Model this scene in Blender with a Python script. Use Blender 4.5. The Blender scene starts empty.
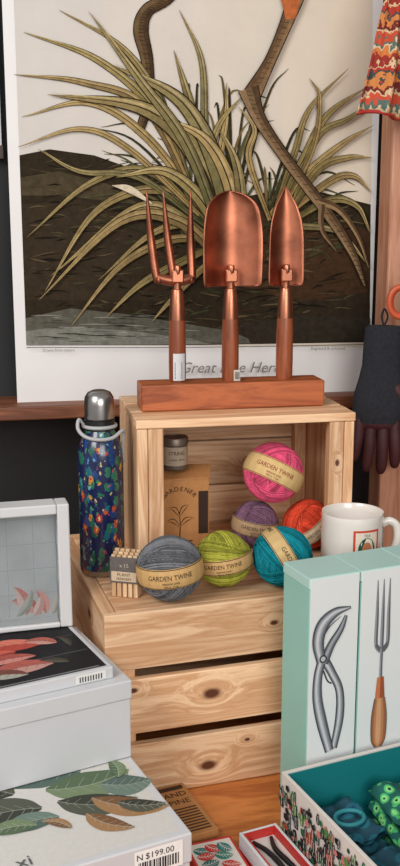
import bpy, bmesh, math, random
from mathutils import Vector, Matrix, Euler
random.seed(7)
H = 1.37   # eye height; all z below are given relative to it (table top = -0.62 -> 0.75 m)
S = bpy.context.scene
try:
    S.view_settings.view_transform = 'Standard'
    S.view_settings.look = 'None'
except Exception as e:
    print(e)

def lin(c):
    c = c/255.0
    return c/12.92 if c <= 0.04045 else ((c+0.055)/1.055)**2.4
def C(r, g, b): return (lin(r), lin(g), lin(b), 1.0)

# ---------------------------------------------------------------- materials
def mat(name, col, rough=0.5, metal=0.0, noise=0.0, nscale=60, bump=0.0, bscale=300, coat=0.0, spec=0.5, trans=0.0):
    m = bpy.data.materials.new(name); m.use_nodes = True
    nt = m.node_tree; b = nt.nodes['Principled BSDF']
    b.inputs['Base Color'].default_value = col
    b.inputs['Roughness'].default_value = rough
    b.inputs['Metallic'].default_value = metal
    b.inputs['Specular IOR Level'].default_value = spec
    b.inputs['Coat Weight'].default_value = coat
    b.inputs['Transmission Weight'].default_value = trans
    tc = nt.nodes.new('ShaderNodeTexCoord')
    if noise > 0:
        n = nt.nodes.new('ShaderNodeTexNoise'); n.inputs['Scale'].default_value = nscale
        n.inputs['Detail'].default_value = 5
        nt.links.new(tc.outputs['Object'], n.inputs['Vector'])
        r = nt.nodes.new('ShaderNodeValToRGB')
        r.color_ramp.elements[0].position = .3; r.color_ramp.elements[1].position = .7
        r.color_ramp.elements[0].color = tuple(max(0, c*(1-noise)) for c in col[:3])+(1,)
        r.color_ramp.elements[1].color = tuple(min(1, c*(1+noise)) for c in col[:3])+(1,)
        nt.links.new(n.outputs['Fac'], r.inputs['Fac'])
        nt.links.new(r.outputs['Color'], b.inputs['Base Color'])
    if bump > 0:
        n2 = nt.nodes.new('ShaderNodeTexNoise'); n2.inputs['Scale'].default_value = bscale
        n2.inputs['Detail'].default_value = 4
        nt.links.new(tc.outputs['Object'], n2.inputs['Vector'])
        bp = nt.nodes.new('ShaderNodeBump'); bp.inputs['Strength'].default_value = bump
        bp.inputs['Distance'].default_value = 0.001
        nt.links.new(n2.outputs['Fac'], bp.inputs['Height'])
        nt.links.new(bp.outputs['Normal'], b.inputs['Normal'])
    return m

def wood(name, light, dark, axis='X', knots=(), rough=0.55, fine=110, coat=0.0, knotcol=(92, 46, 24), con=.38):
    """pine-like grain stretched along an axis; knots = (x,y,z,r) in object space"""
    m = bpy.data.materials.new(name); m.use_nodes = True
    nt = m.node_tree; L = nt.links; b = nt.nodes['Principled BSDF']
    b.inputs['Roughness'].default_value = rough; b.inputs['Coat Weight'].default_value = coat
    tc = nt.nodes.new('ShaderNodeTexCoord'); oi = nt.nodes.new('ShaderNodeObjectInfo')
    mul = nt.nodes.new('ShaderNodeMath'); mul.operation = 'MULTIPLY'; mul.inputs[1].default_value = 37
    L.new(oi.outputs['Random'], mul.inputs[0])
    mp = nt.nodes.new('ShaderNodeMapping')
    sc = {'X': (4, 1*fine/2, 1*fine/2), 'Y': (fine/2, 4, fine/2), 'Z': (fine/2, fine/2, 4)}[axis]
    mp.inputs['Scale'].default_value = sc
    vec = tc.outputs['Object']
    knotfac = None
    for (kx, ky, kz, kr) in knots:
        vm = nt.nodes.new('ShaderNodeVectorMath'); vm.operation = 'SUBTRACT'
        L.new(tc.outputs['Object'], vm.inputs[0]); vm.inputs[1].default_value = (kx, ky, kz)
        sx = nt.nodes.new('ShaderNodeVectorMath'); sx.operation = 'MULTIPLY'
        e = [1, 1, 1]; e['XYZ'.index(axis)] = 0.6
        sx.inputs[1].default_value = e
        L.new(vm.outputs[0], sx.inputs[0])
        ln = nt.nodes.new('ShaderNodeVectorMath'); ln.operation = 'LENGTH'; L.new(sx.outputs[0], ln.inputs[0])
        mr = nt.nodes.new('ShaderNodeMapRange'); mr.interpolation_type = 'SMOOTHSTEP'
        mr.inputs['From Min'].default_value = 0; mr.inputs['From Max'].default_value = kr*5
        mr.inputs['To Min'].default_value = 0.022; mr.inputs['To Max'].default_value = 0
        L.new(ln.outputs['Value'], mr.inputs['Value'])
        comb = nt.nodes.new('ShaderNodeCombineXYZ')
        for ax in ('X', 'Y', 'Z'):
            if ax != axis: L.new(mr.outputs[0], comb.inputs[ax])
        ad = nt.nodes.new('ShaderNodeVectorMath'); ad.operation = 'ADD'
        L.new(vec, ad.inputs[0]); L.new(comb.outputs[0], ad.inputs[1]); vec = ad.outputs[0]
        k = nt.nodes.new('ShaderNodeMapRange'); k.interpolation_type = 'SMOOTHSTEP'
        k.inputs['From Min'].default_value = kr*0.6; k.inputs['From Max'].default_value = kr*1.5
        k.inputs['To Min'].default_value = 1; k.inputs['To Max'].default_value = 0
        L.new(ln.outputs['Value'], k.inputs['Value'])
        if knotfac is None: knotfac = k.outputs[0]
        else:
            mx = nt.nodes.new('ShaderNodeMath'); mx.operation = 'MAXIMUM'
            L.new(knotfac, mx.inputs[0]); L.new(k.outputs[0], mx.inputs[1]); knotfac = mx.outputs[0]
    L.new(vec, mp.inputs['Vector'])
    cb = nt.nodes.new('ShaderNodeCombineXYZ')
    for ax in 'XYZ': L.new(mul.outputs[0], cb.inputs[ax])
    L.new(cb.outputs[0], mp.inputs['Location'])
    n = nt.nodes.new('ShaderNodeTexNoise'); n.inputs['Scale'].default_value = 1.0
    n.inputs['Detail'].default_value = 6; n.inputs['Roughness'].default_value = .6
    n.inputs['Distortion'].default_value = .6
    L.new(mp.outputs[0], n.inputs['Vector'])
    mp2 = nt.nodes.new('ShaderNodeMath'); mp2.operation = 'MULTIPLY'; mp2.inputs[1].default_value = 9
    L.new(n.outputs['Fac'], mp2.inputs[0])
    fr = nt.nodes.new('ShaderNodeMath'); fr.operation = 'PINGPONG'; fr.inputs[1].default_value = 1
    L.new(mp2.outputs[0], fr.inputs[0])
    addn = nt.nodes.new('ShaderNodeMix'); addn.data_type = 'FLOAT'; addn.inputs[0].default_value = con
    L.new(n.outputs['Fac'], addn.inputs[2]); L.new(fr.outputs[0], addn.inputs[3])
    r = nt.nodes.new('ShaderNodeValToRGB')
    r.color_ramp.elements[0].position = .26; r.color_ramp.elements[1].position = .76
    r.color_ramp.elements[0].color = light; r.color_ramp.elements[1].color = dark
    L.new(addn.outputs[0], r.inputs['Fac'])
    col = r.outputs['Color']
    hv = nt.nodes.new('ShaderNodeHueSaturation')
    mr2 = nt.nodes.new('ShaderNodeMapRange'); mr2.inputs['To Min'].default_value = .86; mr2.inputs['To Max'].default_value = 1.12
    L.new(oi.outputs['Random'], mr2.inputs['Value']); L.new(mr2.outputs[0], hv.inputs['Value'])
    L.new(col, hv.inputs['Color']); col = hv.outputs['Color']
    if knotfac is not None:
        mx = nt.nodes.new('ShaderNodeMix'); mx.data_type = 'RGBA'
        L.new(knotfac, mx.inputs[0]); L.new(col, mx.inputs[6]); mx.inputs[7].default_value = C(*knotcol)
        col = mx.outputs[2]
    L.new(col, b.inputs['Base Color'])
    bp = nt.nodes.new('ShaderNodeBump'); bp.inputs['Strength'].default_value = .25; bp.inputs['Distance'].default_value = .0006
    L.new(addn.outputs[0], bp.inputs['Height']); L.new(bp.outputs[0], b.inputs['Normal'])
    return m

def print_mat(name, amt, scale, mulcol=None, rough=.6, spec=.25, bump=0):
    m = bpy.data.materials.new(name); m.use_nodes = True
    nt = m.node_tree
    a = nt.nodes.new('ShaderNodeAttribute'); a.attribute_name = 'Col'
    tc = nt.nodes.new('ShaderNodeTexCoord')
    n = nt.nodes.new('ShaderNodeTexNoise'); n.inputs['Scale'].default_value = scale; n.inputs['Detail'].default_value = 6; n.inputs['Roughness'].default_value = .7
    nt.links.new(tc.outputs['Object'], n.inputs['Vector'])
    mr = nt.nodes.new('ShaderNodeMapRange'); mr.inputs['From Min'].default_value = .3; mr.inputs['From Max'].default_value = .7
    mr.inputs['To Min'].default_value = 1-amt; mr.inputs['To Max'].default_value = 1+amt*.7
    nt.links.new(n.outputs['Fac'], mr.inputs['Value'])
    src = a.outputs['Color']
    if mulcol:
        mx = nt.nodes.new('ShaderNodeMix'); mx.data_type = 'RGBA'; mx.blend_type = 'MULTIPLY'; mx.inputs[0].default_value = 1
        nt.links.new(src, mx.inputs[6]); mx.inputs[7].default_value = mulcol; src = mx.outputs[2]
    h = nt.nodes.new('ShaderNodeHueSaturation'); nt.links.new(mr.outputs[0], h.inputs['Value']); nt.links.new(src, h.inputs['Color'])
    b = nt.nodes['Principled BSDF']; nt.links.new(h.outputs[0], b.inputs['Base Color'])
    b.inputs['Roughness'].default_value = rough; b.inputs['Specular IOR Level'].default_value = spec
    if bump:
        bp = nt.nodes.new('ShaderNodeBump'); bp.inputs['Strength'].default_value = bump; bp.inputs['Distance'].default_value = .0008
        nt.links.new(n.outputs['Fac'], bp.inputs['Height']); nt.links.new(bp.outputs[0], b.inputs['Normal'])
    return m
M_print = print_mat('printed_ink', .06, 200)
M_paint = print_mat('painted_print_ink', .36, 90, rough=.8, spec=.08)
M_sky = print_mat('painted_sky_ink', .05, 14, rough=.8, spec=.08)

PL, PD = C(243, 205, 166), C(202, 150, 108)
def pine(axis='X', knots=()): return wood('pine_wood', PL, PD, axis, knots)

# ---------------------------------------------------------------- geometry helpers
def empty(name, loc, rz=0, rx=0, ry=0, parent=None):
    e = bpy.data.objects.new(name, None)
    e.location = (loc[0], loc[1], loc[2] + (0 if parent else H))
    e.rotation_euler = (rx, ry, rz); e.empty_display_size = .02
    S.collection.objects.link(e)
    if parent: e.parent = parent
    return e

def obj(name, verts, faces, m, parent=None, smooth=False, midx=None):
    me = bpy.data.meshes.new(name); me.from_pydata([tuple(v) for v in verts], [], faces)
    for x in (m if isinstance(m, (list, tuple)) else [m]): me.materials.append(x)
    if midx: me.polygons.foreach_set('material_index', midx)
    me.update()
    bm = bmesh.new(); bm.from_mesh(me); bmesh.ops.recalc_face_normals(bm, faces=bm.faces); bm.to_mesh(me); bm.free()
    if smooth: me.polygons.foreach_set('use_smooth', [True]*len(me.polygons))
    o = bpy.data.objects.new(name, me); S.collection.objects.link(o)
    if parent: o.parent = parent
    return o

def box(name, parent, x0, x1, y0, y1, z0, z1, m, bev=0.0012):
    bm = bmesh.new(); bmesh.ops.create_cube(bm, size=1)
    for v in bm.verts:
        v.co = Vector(((x0+x1)/2+v.co.x*(x1-x0), (y0+y1)/2+v.co.y*(y1-y0), (z0+z1)/2+v.co.z*(z1-z0)))
    if bev > 0:
        bmesh.ops.bevel(bm, geom=list(bm.edges), offset=bev, segments=2, affect='EDGES', profile=.5)
    me = bpy.data.meshes.new(name); bm.to_mesh(me); bm.free(); me.materials.append(m)
    o = bpy.data.objects.new(name, me); S.collection.objects.link(o)
    if parent: o.parent = parent
    else:
        for v in me.vertices: v.co.z += H
    return o

def lathe(name, parent, prof, m, seg=48, c=(0, 0, 0), midx=None, sy=1.0, smooth=True):
    vs, fs, mi = [], [], []
    for (r, z) in prof:
        for i in range(seg):
            a = 2*math.pi*i/seg; vs.append((c[0]+r*math.cos(a), c[1]+sy*r*math.sin(a), c[2]+z))
    for j in range(len(prof)-1):
        for i in range(seg):
            fs.append((j*seg+i, j*seg+(i+1) % seg, (j+1)*seg+(i+1) % seg, (j+1)*seg+i)); mi.append(midx[j] if midx else 0)
    fs.append(tuple(range(seg))[::-1]); mi.append(midx[0] if midx else 0)
    fs.append(tuple((len(prof)-1)*seg+i for i in range(seg))); mi.append(midx[-1] if midx else 0)
    o = obj(name, vs, fs, m, parent, smooth, mi)
    md = o.modifiers.new('es', 'EDGE_SPLIT'); md.split_angle = math.radians(40)
    return o

def cat(pts, n=8):
    """Catmull-Rom through points (any dimension)"""
    P = [tuple(p) for p in pts]; out = []
    P = [tuple(2*a-b for a, b in zip(P[0], P[1]))]+P+[tuple(2*a-b for a, b in zip(P[-1], P[-2]))]
    for i in range(1, len(P)-2):
        p0, p1, p2, p3 = P[i-1], P[i], P[i+1], P[i+2]
        for k in range(n):
            t = k/n
            out.append(tuple(.5*((2*b)+(-a+c)*t+(2*a-5*b+4*c-d)*t*t+(-a+3*b-3*c+d)*t**3) for a, b, c, d in zip(p0, p1, p2, p3)))
    out.append(P[-2]); return out

def tube(name, parent, pts, rad, m, seg=10, n=6, closed=False, flat=1.0, smooth=True):
    if not isinstance(rad, (list, tuple)): rad = [rad]*len(pts)
    P4 = [tuple(p)+(r,) for p, r in zip(pts, rad)]
    Q = cat(P4, n)
    vs, fs = [], []; up = None
    N = len(Q)
    for i, q in enumerate(Q):
        p = Vector(q[:3]); a = Vector(Q[max(0, i-1)][:3]); b = Vector(Q[min(N-1, i+1)][:3])
        t = (b-a).normalized()
        if up is None: up = t.orthogonal().normalized()
        up = (up - t*up.dot(t)).normalized(); s = t.cross(up)
        r = max(1e-5, q[3])
        for k in range(seg):
            an = 2*math.pi*k/seg
            vs.append(p+up*(r*math.cos(an))+s*(r*math.sin(an)*flat))
    for i in range(N-1):
        for k in range(seg):
            fs.append((i*seg+k, i*seg+(k+1) % seg, (i+1)*seg+(k+1) % seg, (i+1)*seg+k))
    fs.append(tuple(range(seg))); fs.append(tuple((N-1)*seg+k for k in range(seg)))
    return obj(name, vs, fs, m, parent, smooth)

class Ink:
    """flat printed artwork: coloured polygons laid on a surface"""
    def __init__(s): s.v = []; s.f = []; s.c = []
    def poly(s, pts, col):
        i = len(s.v); s.v += [tuple(p) for p in pts]; s.f.append(tuple(range(i, i+len(pts)))); s.c.append(col)
    def build(s, name, parent, m=None):
        me = bpy.data.meshes.new(name); me.from_pydata(s.v, [], s.f); me.materials.append(m or M_print)
        at = me.color_attributes.new('Col', 'FLOAT_COLOR', 'CORNER')
        k = 0
        for p in me.polygons:
            for _ in p.loop_indices: at.data[k].color = s.c[p.index]; k += 1
        o = bpy.data.objects.new(name, me); S.collection.objects.link(o); o.parent = parent
        return o

def mixc(a, b, t): return tuple(x*(1-t)+y*t for x, y in zip(a, b))
def stroke(ink, mp, pts, w, cols, n=8, tip=None):
    """pts 2D; w width list; cols one or two colours (two -> split down the rib); mp maps (u,v)->3D; tip = colour blended in towards the end"""
    if not isinstance(w, (list, tuple)): w = [w]*len(pts)
    Q = cat([tuple(p)+(x,) for p, x in zip(pts, w)], n)
    Ls, Cn, Rs = [], [], []
    for i, q in enumerate(Q):
        a = Q[max(0, i-1)]; b = Q[min(len(Q)-1, i+1)]
        dx, dy = b[0]-a[0], b[1]-a[1]; l = math.hypot(dx, dy) or 1
        nx, ny = -dy/l, dx/l; h = max(q[2], .02*max(w))/2
        Ls.append((q[0]+nx*h, q[1]+ny*h)); Cn.append((q[0], q[1])); Rs.append((q[0]-nx*h, q[1]-ny*h))
    for i in range(len(Q)-1):
        cc = [mixc(c, tip, i/len(Q)) for c in cols] if tip else cols
        if len(cols) == 2:
            ink.poly([mp(*Ls[i]), mp(*Ls[i+1]), mp(*Cn[i+1]), mp(*Cn[i])], cc[0])
            ink.poly([mp(*Cn[i]), mp(*Cn[i+1]), mp(*Rs[i+1]), mp(*Rs[i])], cc[1])
        else:
            ink.poly([mp(*Ls[i]), mp(*Ls[i+1]), mp(*Rs[i+1]), mp(*Rs[i])], cc[0])

_tc = {}
def text_polys(s):
    if s in _tc: return _tc[s]
    cu = bpy.data.curves.new('t', 'FONT'); cu.body = s; cu.size = 1; cu.resolution_u = 2
    o = bpy.data.objects.new('t', cu); S.collection.objects.link(o)
    bpy.context.view_layer.update()
    me = o.to_mesh(); P = [[(me.vertices[i].co.x, me.vertices[i].co.y) for i in p.vertices] for p in me.polygons]
    o.to_mesh_clear(); bpy.data.objects.remove(o); bpy.data.curves.remove(cu)
    if not P: P = [[(0, 0), (1, 0), (1, 1)]]
    xs = [x for p in P for x, y in p]; w = max(xs)-min(xs); x0 = min(xs)
    P = [[(x-x0, y) for x, y in p] for p in P]
    _tc[s] = (P, w); return _tc[s]
def text(ink, mp, s, u, v, size, col, center=True, slant=0.0, sx=1.0):
    P, w = text_polys(s)
    off = -w*size*sx/2 if center else 0
    for p in P: ink.poly([mp(u+off+x*size*sx+y*slant*size, v+y*size) for x, y in p], col)
def mp2(mp, a, b):
    p = Vector(mp(a, b)); q = Vector(mp(a+1e-3, b))-p; r = Vector(mp(a, b+1e-3))-p
    n = q.cross(r).normalized(); return tuple(p+n*.00025)
def barcode(ink, mp, u, v, w, h):
    rnd = random.Random(3)
    ink.poly([mp(u, v), mp(u+w, v), mp(u+w, v+h), mp(u, v+h)], C(238, 238, 236))
    x = u+w*.08
    while x < u+w*.9:
        ww = w*rnd.choice([.012, .02, .035])
        ink.poly([mp2(mp, x, v+h*.12), mp2(mp, x+ww, v+h*.12), mp2(mp, x+ww, v+h*.55), mp2(mp, x, v+h*.55)], C(25, 25, 28))
        x += ww+w*rnd.choice([.015, .025])
D = math.radians

# ================================================================ ROOM
M_wall = mat('dark_painted_wall', C(24, 25, 28), .7, noise=.3, nscale=6, bump=.2)
M_walls = mat('plaster_side_wall', C(120, 112, 104), .8, noise=.05, nscale=5)
M_floor = wood('floor_boards', C(120, 88, 60), C(70, 48, 32), 'X', fine=30)
box('floor', None, -2.5, 2.8, -2.5, 1.75, -1.42, -1.37, M_floor, 0)
box('wall_back', None, -2.5, 2.8, 1.455, 1.56, -1.37, 1.1, M_wall, 0)
box('wall_right', None, 2.4, 2.5, -2.5, 1.455, -1.37, 1.1, M_walls, 0)
box('baseboard_back', None, -2.5, 2.4, 1.44, 1.455, -1.37, -1.27, mat('baseboard_paint', C(60, 58, 56), .5), .003)

M_table = wood('table_wood', C(208, 130, 68), C(164, 90, 40), 'X', fine=60, rough=.35)
t = empty('display_table', (0, 0, -1.37))
box('table_top', t, -.55, 1.15, .45, 1.435, .715, .75, M_table, .003)
for i, (x, y) in enumerate([(-.5, .5), (1.05, .5), (-.5, 1.37), (1.05, 1.37)]):
    box('leg_%d' % i, t, x, x+.05, y, y+.05, 0, .715, M_table, .002)
box('apron_front', t, -.45, 1.05, .505, .525, .63, .715, M_table, .001)
box('apron_back', t, -.45, 1.05, 1.39, 1.41, .63, .715, M_table, .001)

M_rail = wood('rail_wood', C(150, 92, 62), C(100, 56, 36), 'X', rough=.5)
box('trim_picture_ledge', None, -.6, .95, 1.365, 1.455, -.268, -.249, M_rail, .002)
M_post = wood('post_wood', C(204, 150, 122), C(170, 112, 84), 'Z', rough=.5)
box('wooden_rack_post', None, .520, .568, 1.318, 1.364, -.62, .75, M_post, .003)

p2 = empty('white_art_print', (-.32, 1.452, .10))
box('sheet', p2, -.30, .325, -.008, 0, 0, .62, mat('paper_white', C(205, 208, 212), .7), .001)
box('frame_bottom', p2, -.31, .327, -.014, 0, -.018, 0, mat('dark_frame', C(60, 38, 30), .5), .001)

# ================================================================ POSTER
po = empty('heron_art_poster', (.0, 1.40, -.249))
M_paper = mat('poster_paper', C(232, 231, 232), .7, noise=.02, nscale=12, spec=.1)
box('poster_sheet', po, .012, .530, 0, .004, 0, .72, M_paper, 0)
# artwork grid -> paper (x,z). grid roughly 388 wide x 402 high with the paper's lower edge at 402
_layer = [0]
def P(sx, sy):
    l = 2+15*sy/402; r = 388-22*sy/388
    u = (sx-l)/(r-l); u = u*.933/((1-u)+u*.933) if -0.5 < u < 1.5 else u
    v = sy/(402-14*u); v = v*.922/((1-v)+v*.922)
    return (.012+.515*u, -.0003-_layer[0]*.00004, (.529+.02*u)*(1-v))
ink = Ink()
def lay(): _layer[0] += 1
def pg(pts, col): ink.poly([P(*p) for p in pts], col); lay()
def grid_bg(x0f, x1f, ys, cols):
    for i in range(len(ys)-1):
        for k in range(8):
            a0, a1 = k/8, (k+1)/8
            q = [(x0f(ys[i])+(x1f(ys[i])-x0f(ys[i]))*a, ys[i]) for a in (a0, a1)]+[(x0f(ys[i+1])+(x1f(ys[i+1])-x0f(ys[i+1]))*a, ys[i+1]) for a in (a1, a0)]
            ink.poly([P(*w) for w in q], cols(k, i))
    lay()
LF = lambda y: 14+12*y/345; RF = lambda y: 379-10*y/345
ys = [-120+i*18.6 for i in range(26)]
grid_bg(LF, RF, ys, lambda k, i: C(210+int(1.5*k), 205+int(.5*k), 200-int(1.3*k)))
ink.build('sky_print', po, M_sky); ink = Ink()
pg([(LF(158), 156), (50, 150), (95, 156), (130, 168), (180, 190), (250, 196), (300, 186), (340, 196), (RF(205), 204), (RF(340), 340), (200, 344), (LF(345), 345)], C(50, 42, 31))
pg([(LF(205), 205), (80, 200), (130, 215), (190, 250), (170, 300), (60, 300), (LF(300), 300)], C(58, 48, 36))
pg([(LF(180), 178), (60, 172), (110, 185), (140, 205), (60, 196), (LF(195), 196)], C(76, 66, 49))
pg([(230, 215), (300, 205), (RF(230), 230), (RF(290), 290), (300, 300), (235, 285)], C(66, 47, 32))
rnd = random.Random(5)
for i in range(420):
    x = rnd.uniform(28, 355); y = rnd.uniform(162, 325) if x < 190 else rnd.uniform(206, 335)
    g = rnd.choice([(76, 66, 48), (92, 80, 58), (32, 28, 21), (26, 23, 18), (64, 48, 32), (66, 66, 44)]); l = rnd.uniform(6, 28)
    if x+l > 362: continue
    dy = rnd.uniform(-6, 4) if x < 200 else rnd.uniform(-8, 2)
    stroke(ink, P, [(x, y), (x+l/2, y+dy/2-rnd.uniform(-1, 2)), (x+l, y+dy)], [.3, rnd.uniform(.7, 2.2), .3], [C(*g)], n=3)
    if i % 20 == 0: lay()
lay()
pg([(LF(318), 318), (70, 308), (120, 313), (180, 322), (230, 330), (260, 342), (LF(345), 345)], C(92, 90, 80))
pg([(LF(330), 331), (60, 326), (130, 330), (190, 338), (210, 343), (LF(345), 345)], C(124, 124, 116))
pg([(240, 322), (300, 314), (RF(316), 316), (RF(338), 339), (250, 342)], C(52, 46, 38))
for i in range(60):
    x = rnd.uniform(26, 190); y = rnd.uniform(315, 341); l = rnd.uniform(10, 40)
    stroke(ink, P, [(x, y), (x+l/2, y-.4), (x+l, y+.5)], [.2, 1, .2], [rnd.choice([C(60, 58, 52), C(140, 140, 130), C(100, 100, 92)])], n=2)
lay()
# thin background grasses
for i in range(70):
    bx = rnd.uniform(190, 240) if i < 46 else rnd.uniform(265, 300); by = rnd.uniform(200, 262)
    a = rnd.uniform(-2.9, -.9) if i < 46 else rnd.uniform(-1.9, -.1); ln_ = rnd.uniform(60, 165) if i < 46 else rnd.uniform(40, 100)
    tx = max(20, min(368, bx+math.cos(a)*ln_)); ty = by+math.sin(a)*ln_; s_ = -1 if tx < bx else 1
    stroke(ink, P, [(bx, by), ((bx*2+tx)/3, by+(ty-by)*.5), ((bx+tx*2)/3, by+(ty-by)*.85), (tx, ty+rnd.uniform(0, 22))], [2.5, 3.2, 2.2, .3], [rnd.choice([C(66, 60, 38), C(96, 86, 54), C(52, 50, 34), C(120, 102, 66), C(84, 84, 56)])], n=5)
    if i % 6 == 0: lay()
lay()
def leg(pts, w, c1, c2, edge=C(36, 29, 24)):
    stroke(ink, P, pts, [x+2 for x in w], [edge]); lay(); stroke(ink, P, pts, w, [c1, c2]); lay()
    stroke(ink, P, pts, [x*.35 for x in w], [mixc(c1, c2, .5)]); lay()
    Q = cat(pts, 14)
    for i, q in enumerate(Q):
        if i % 2: ink.poly([P(q[0]-2.6, q[1]), P(q[0]+2.6, q[1]+.5), P(q[0]+2.6, q[1]+1.0), P(q[0]-2.6, q[1]+.5)], edge)
    lay()
leg([(196, -60), (176, -6), (150, 12), (143, 32), (149, 62), (150, 100), (140, 135)], [9, 10, 12, 14, 11, 9, 7], C(108, 86, 60), C(72, 54, 38))
OL = [(C(92, 86, 44), C(138, 126, 72)), (C(136, 112, 66), C(178, 152, 100)), (C(58, 62, 36), C(100, 102, 62)),
      (C(126, 118, 66), C(80, 76, 40)), (C(166, 138, 88), C(118, 96, 56)), (C(72, 64, 34), C(128, 112, 64))]
leaves = [
 ([(215, 225), (150, 140), (90, 104), (22, 118)], 9), ([(205, 225), (160, 118), (100, 62), (24, 34)], 10),
 ([(200, 215), (165, 110), (125, 50), (60, 12)], 8), ([(205, 220), (150, 112), (85, 84), (14, 76)], 9),
 ([(215, 215), (196, 120), (186, 84), (176, 52)], 9),
 ([(215, 210), (207, 130), (204, 62), (182, 12)], 8), ([(222, 230), (220, 170), (228, 120), (229, 84)], 8),
 ([(215, 235), (208, 178), (220, 128), (246, 96)], 9), ([(210, 225), (160, 190), (96, 212), (44, 292)], 10),
 ([(215, 240), (170, 240), (120, 266), (70, 326)], 9),
 ([(205, 220), (150, 172), (90, 184), (26, 238)], 9), ([(205, 225), (140, 178), (80, 172), (38, 150)], 7),
 ([(200, 215), (130, 150), (80, 130), (18, 148)], 7), ([(215, 245), (180, 262), (140, 284), (104, 318)], 9),
 ([(220, 250), (190, 225), (150, 235), (98, 280)], 9), ([(225, 250), (200, 270), (170, 300), (150, 322)], 7),
 ([(232, 268), (206, 172), (150, 112), (48, 96)], 21), ([(234, 270), (222, 180), (184, 104), (112, 66)], 20),
 ([(236, 262), (232, 190), (206, 140), (160, 118)], 15), ([(228, 262), (206, 206), (166, 172), (116, 178)], 14),
 ([(232, 272), (196, 232), (140, 208), (50, 276)], 16), ([(226, 266), (180, 222), (120, 222), (38, 300)], 12),
 ([(240, 262), (242, 200), (236, 160), (220, 130)], 12), ([(230, 260), (190, 150), (140, 80), (90, 14)], 12),
 ([(270, 215), (310, 172), (345, 144), (376, 126)], 8), ([(275, 215), (305, 160), (330, 116), (374, 86)], 9),
 ([(275, 212), (296, 154), (312, 110), (352, 70)], 7), ([(280, 220), (330, 182), (355, 176), (372, 192)], 8),
 ([(285, 225), (330, 200), (358, 206), (370, 232)], 8), ([(270, 230), (300, 226), (340, 232), (366, 262)], 7),
 ([(270, 220), (250, 160), (256, 130), (240, 108)], 7), ([(290, 215), (318, 140), (350, 120), (376, 104)], 7),
 ([(285, 220), (320, 170), (350, 158), (374, 158)], 8), ([(280, 214), (314, 150), (322, 100), (312, 80)], 6)]
for i, (pts, w) in enumerate(leaves):
    c = OL[(i*5+1) % 6]
    stroke(ink, P, pts, [w*.7, w, w*.75, .3], [C(42, 35, 23)]); lay()
    stroke(ink, P, pts, [w*.55, w*.88, w*.62, .2], [mixc(k, C(44, 38, 24), .35) for k in c], tip=mixc(c[1], C(196, 170, 120), .6)); lay()
    stroke(ink, P, [(p[0]+w*.12, p[1]-w*.1) for p in pts], [w*.06, w*.2, w*.14, .1], [mixc(c[0], c[1], .5)], tip=C(206, 184, 138)); lay()
    stroke(ink, P, pts, [w*.03, w*.09, w*.06, .1], [C(52, 44, 28)]); lay()
leg([(310, -50), (300, -5), (291, 22), (273, 62), (254, 96)], [22, 18, 12, 10, 17], C(100, 76, 54), C(134, 106, 76))
pg([(286, -30), (322, -30), (304, 2), (299, 21), (289, 22), (284, 0)], C(186, 104, 60))
leg([(250, 90), (262, 122), (292, 166), (330, 216), (352, 252), (364, 284)], [20, 12, 10, 10, 7, 2], C(140, 114, 84), C(84, 64, 46))
stroke(ink, P, [(318, 200), (340, 210), (358, 236), (368, 266)], [8, 6, 4, 1], [C(150, 124, 90), C(92, 70, 50)]); lay()
stroke(ink, P, [(322, 204), (322, 229), (336, 250)], [7, 5, 1], [C(130, 106, 80), C(84, 64, 46)]); lay()
stroke(ink, P, [(112, 186), (130, 190), (152, 204)], [.5, 7, 1], [C(210, 196, 172)]); lay()
stroke(ink, P, [(LF(346), 346.5), (200, 345.5), (RF(341), 341.5)], [.8, .8, .8], [C(120, 118, 115)]); lay()
ink.build('printed_artwork', po, M_paint); ink = Ink()
def PT(u, v): return P(u, 372-u*.012-v)
text(ink, PT, 'Great blue Heron', 232, -1, 15, C(128, 126, 126), slant=.35)
text(ink, PT, 'Ardea herodias, in the reeds', 250, -11, 4.5, C(130, 128, 126))
text(ink, PT, 'Drawn from nature', 58, 21, 4, C(130, 128, 126))
text(ink, PT, 'Engraved & coloured', 326, 21, 4, C(130, 128, 126))
ink.build('caption_print', po)

# ================================================================ LOWER CRATE
lc = empty('wooden_crate', (.088, .990, -.62), rz=D(6))
LW, LD, LH = .375, .27, .216
kn = {0: [(.19, -.009, .186, .0028)], 1: [(.118, -.009, .112, .0058), (.03, -.009, .128, .0028)], 2: [(.114, -.009, .026, .0055), (.16, -.009, .05, .002)]}
for i, (a, b) in enumerate([(.152, .216), (.077, .140), (.001, .064)]):
    box('front_slat_%d' % i, lc, 0, LW, -.009, 0, a, b, pine('X', kn[i]))
    box('back_slat_%d' % i, lc, 0, LW, LD, LD+.009, a, b, pine('X'))
for s, x in (('left', .0005), ('right', LW-.0145)):
    for i, (a, b) in enumerate([(.148, .215), (.075, .143), (.0, .070)]):
        box('end_%s_%d' % (s, i), lc, x, x+.014, 0, LD, a, b, pine('Y', [(x, .08, .185, .004)] if i == 0 else ()))
    xx = x+.014 if s == 'left' else x-.02
    for j, y in enumerate((.0005, LD-.0205)):
        box('corner_%s_%d' % (s, j), lc, xx, xx+.02, y, y+.02, 0, .205, pine('Z'))
w = LD/3
for i in range(3):
    box('top_board_%d' % i, lc, .0148, LW-.0148, i*w+.0008, (i+1)*w-.003, .206, .2162, pine('X', [(.1, i*w+.05, .216, .003)] if i == 1 else ()))

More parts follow.
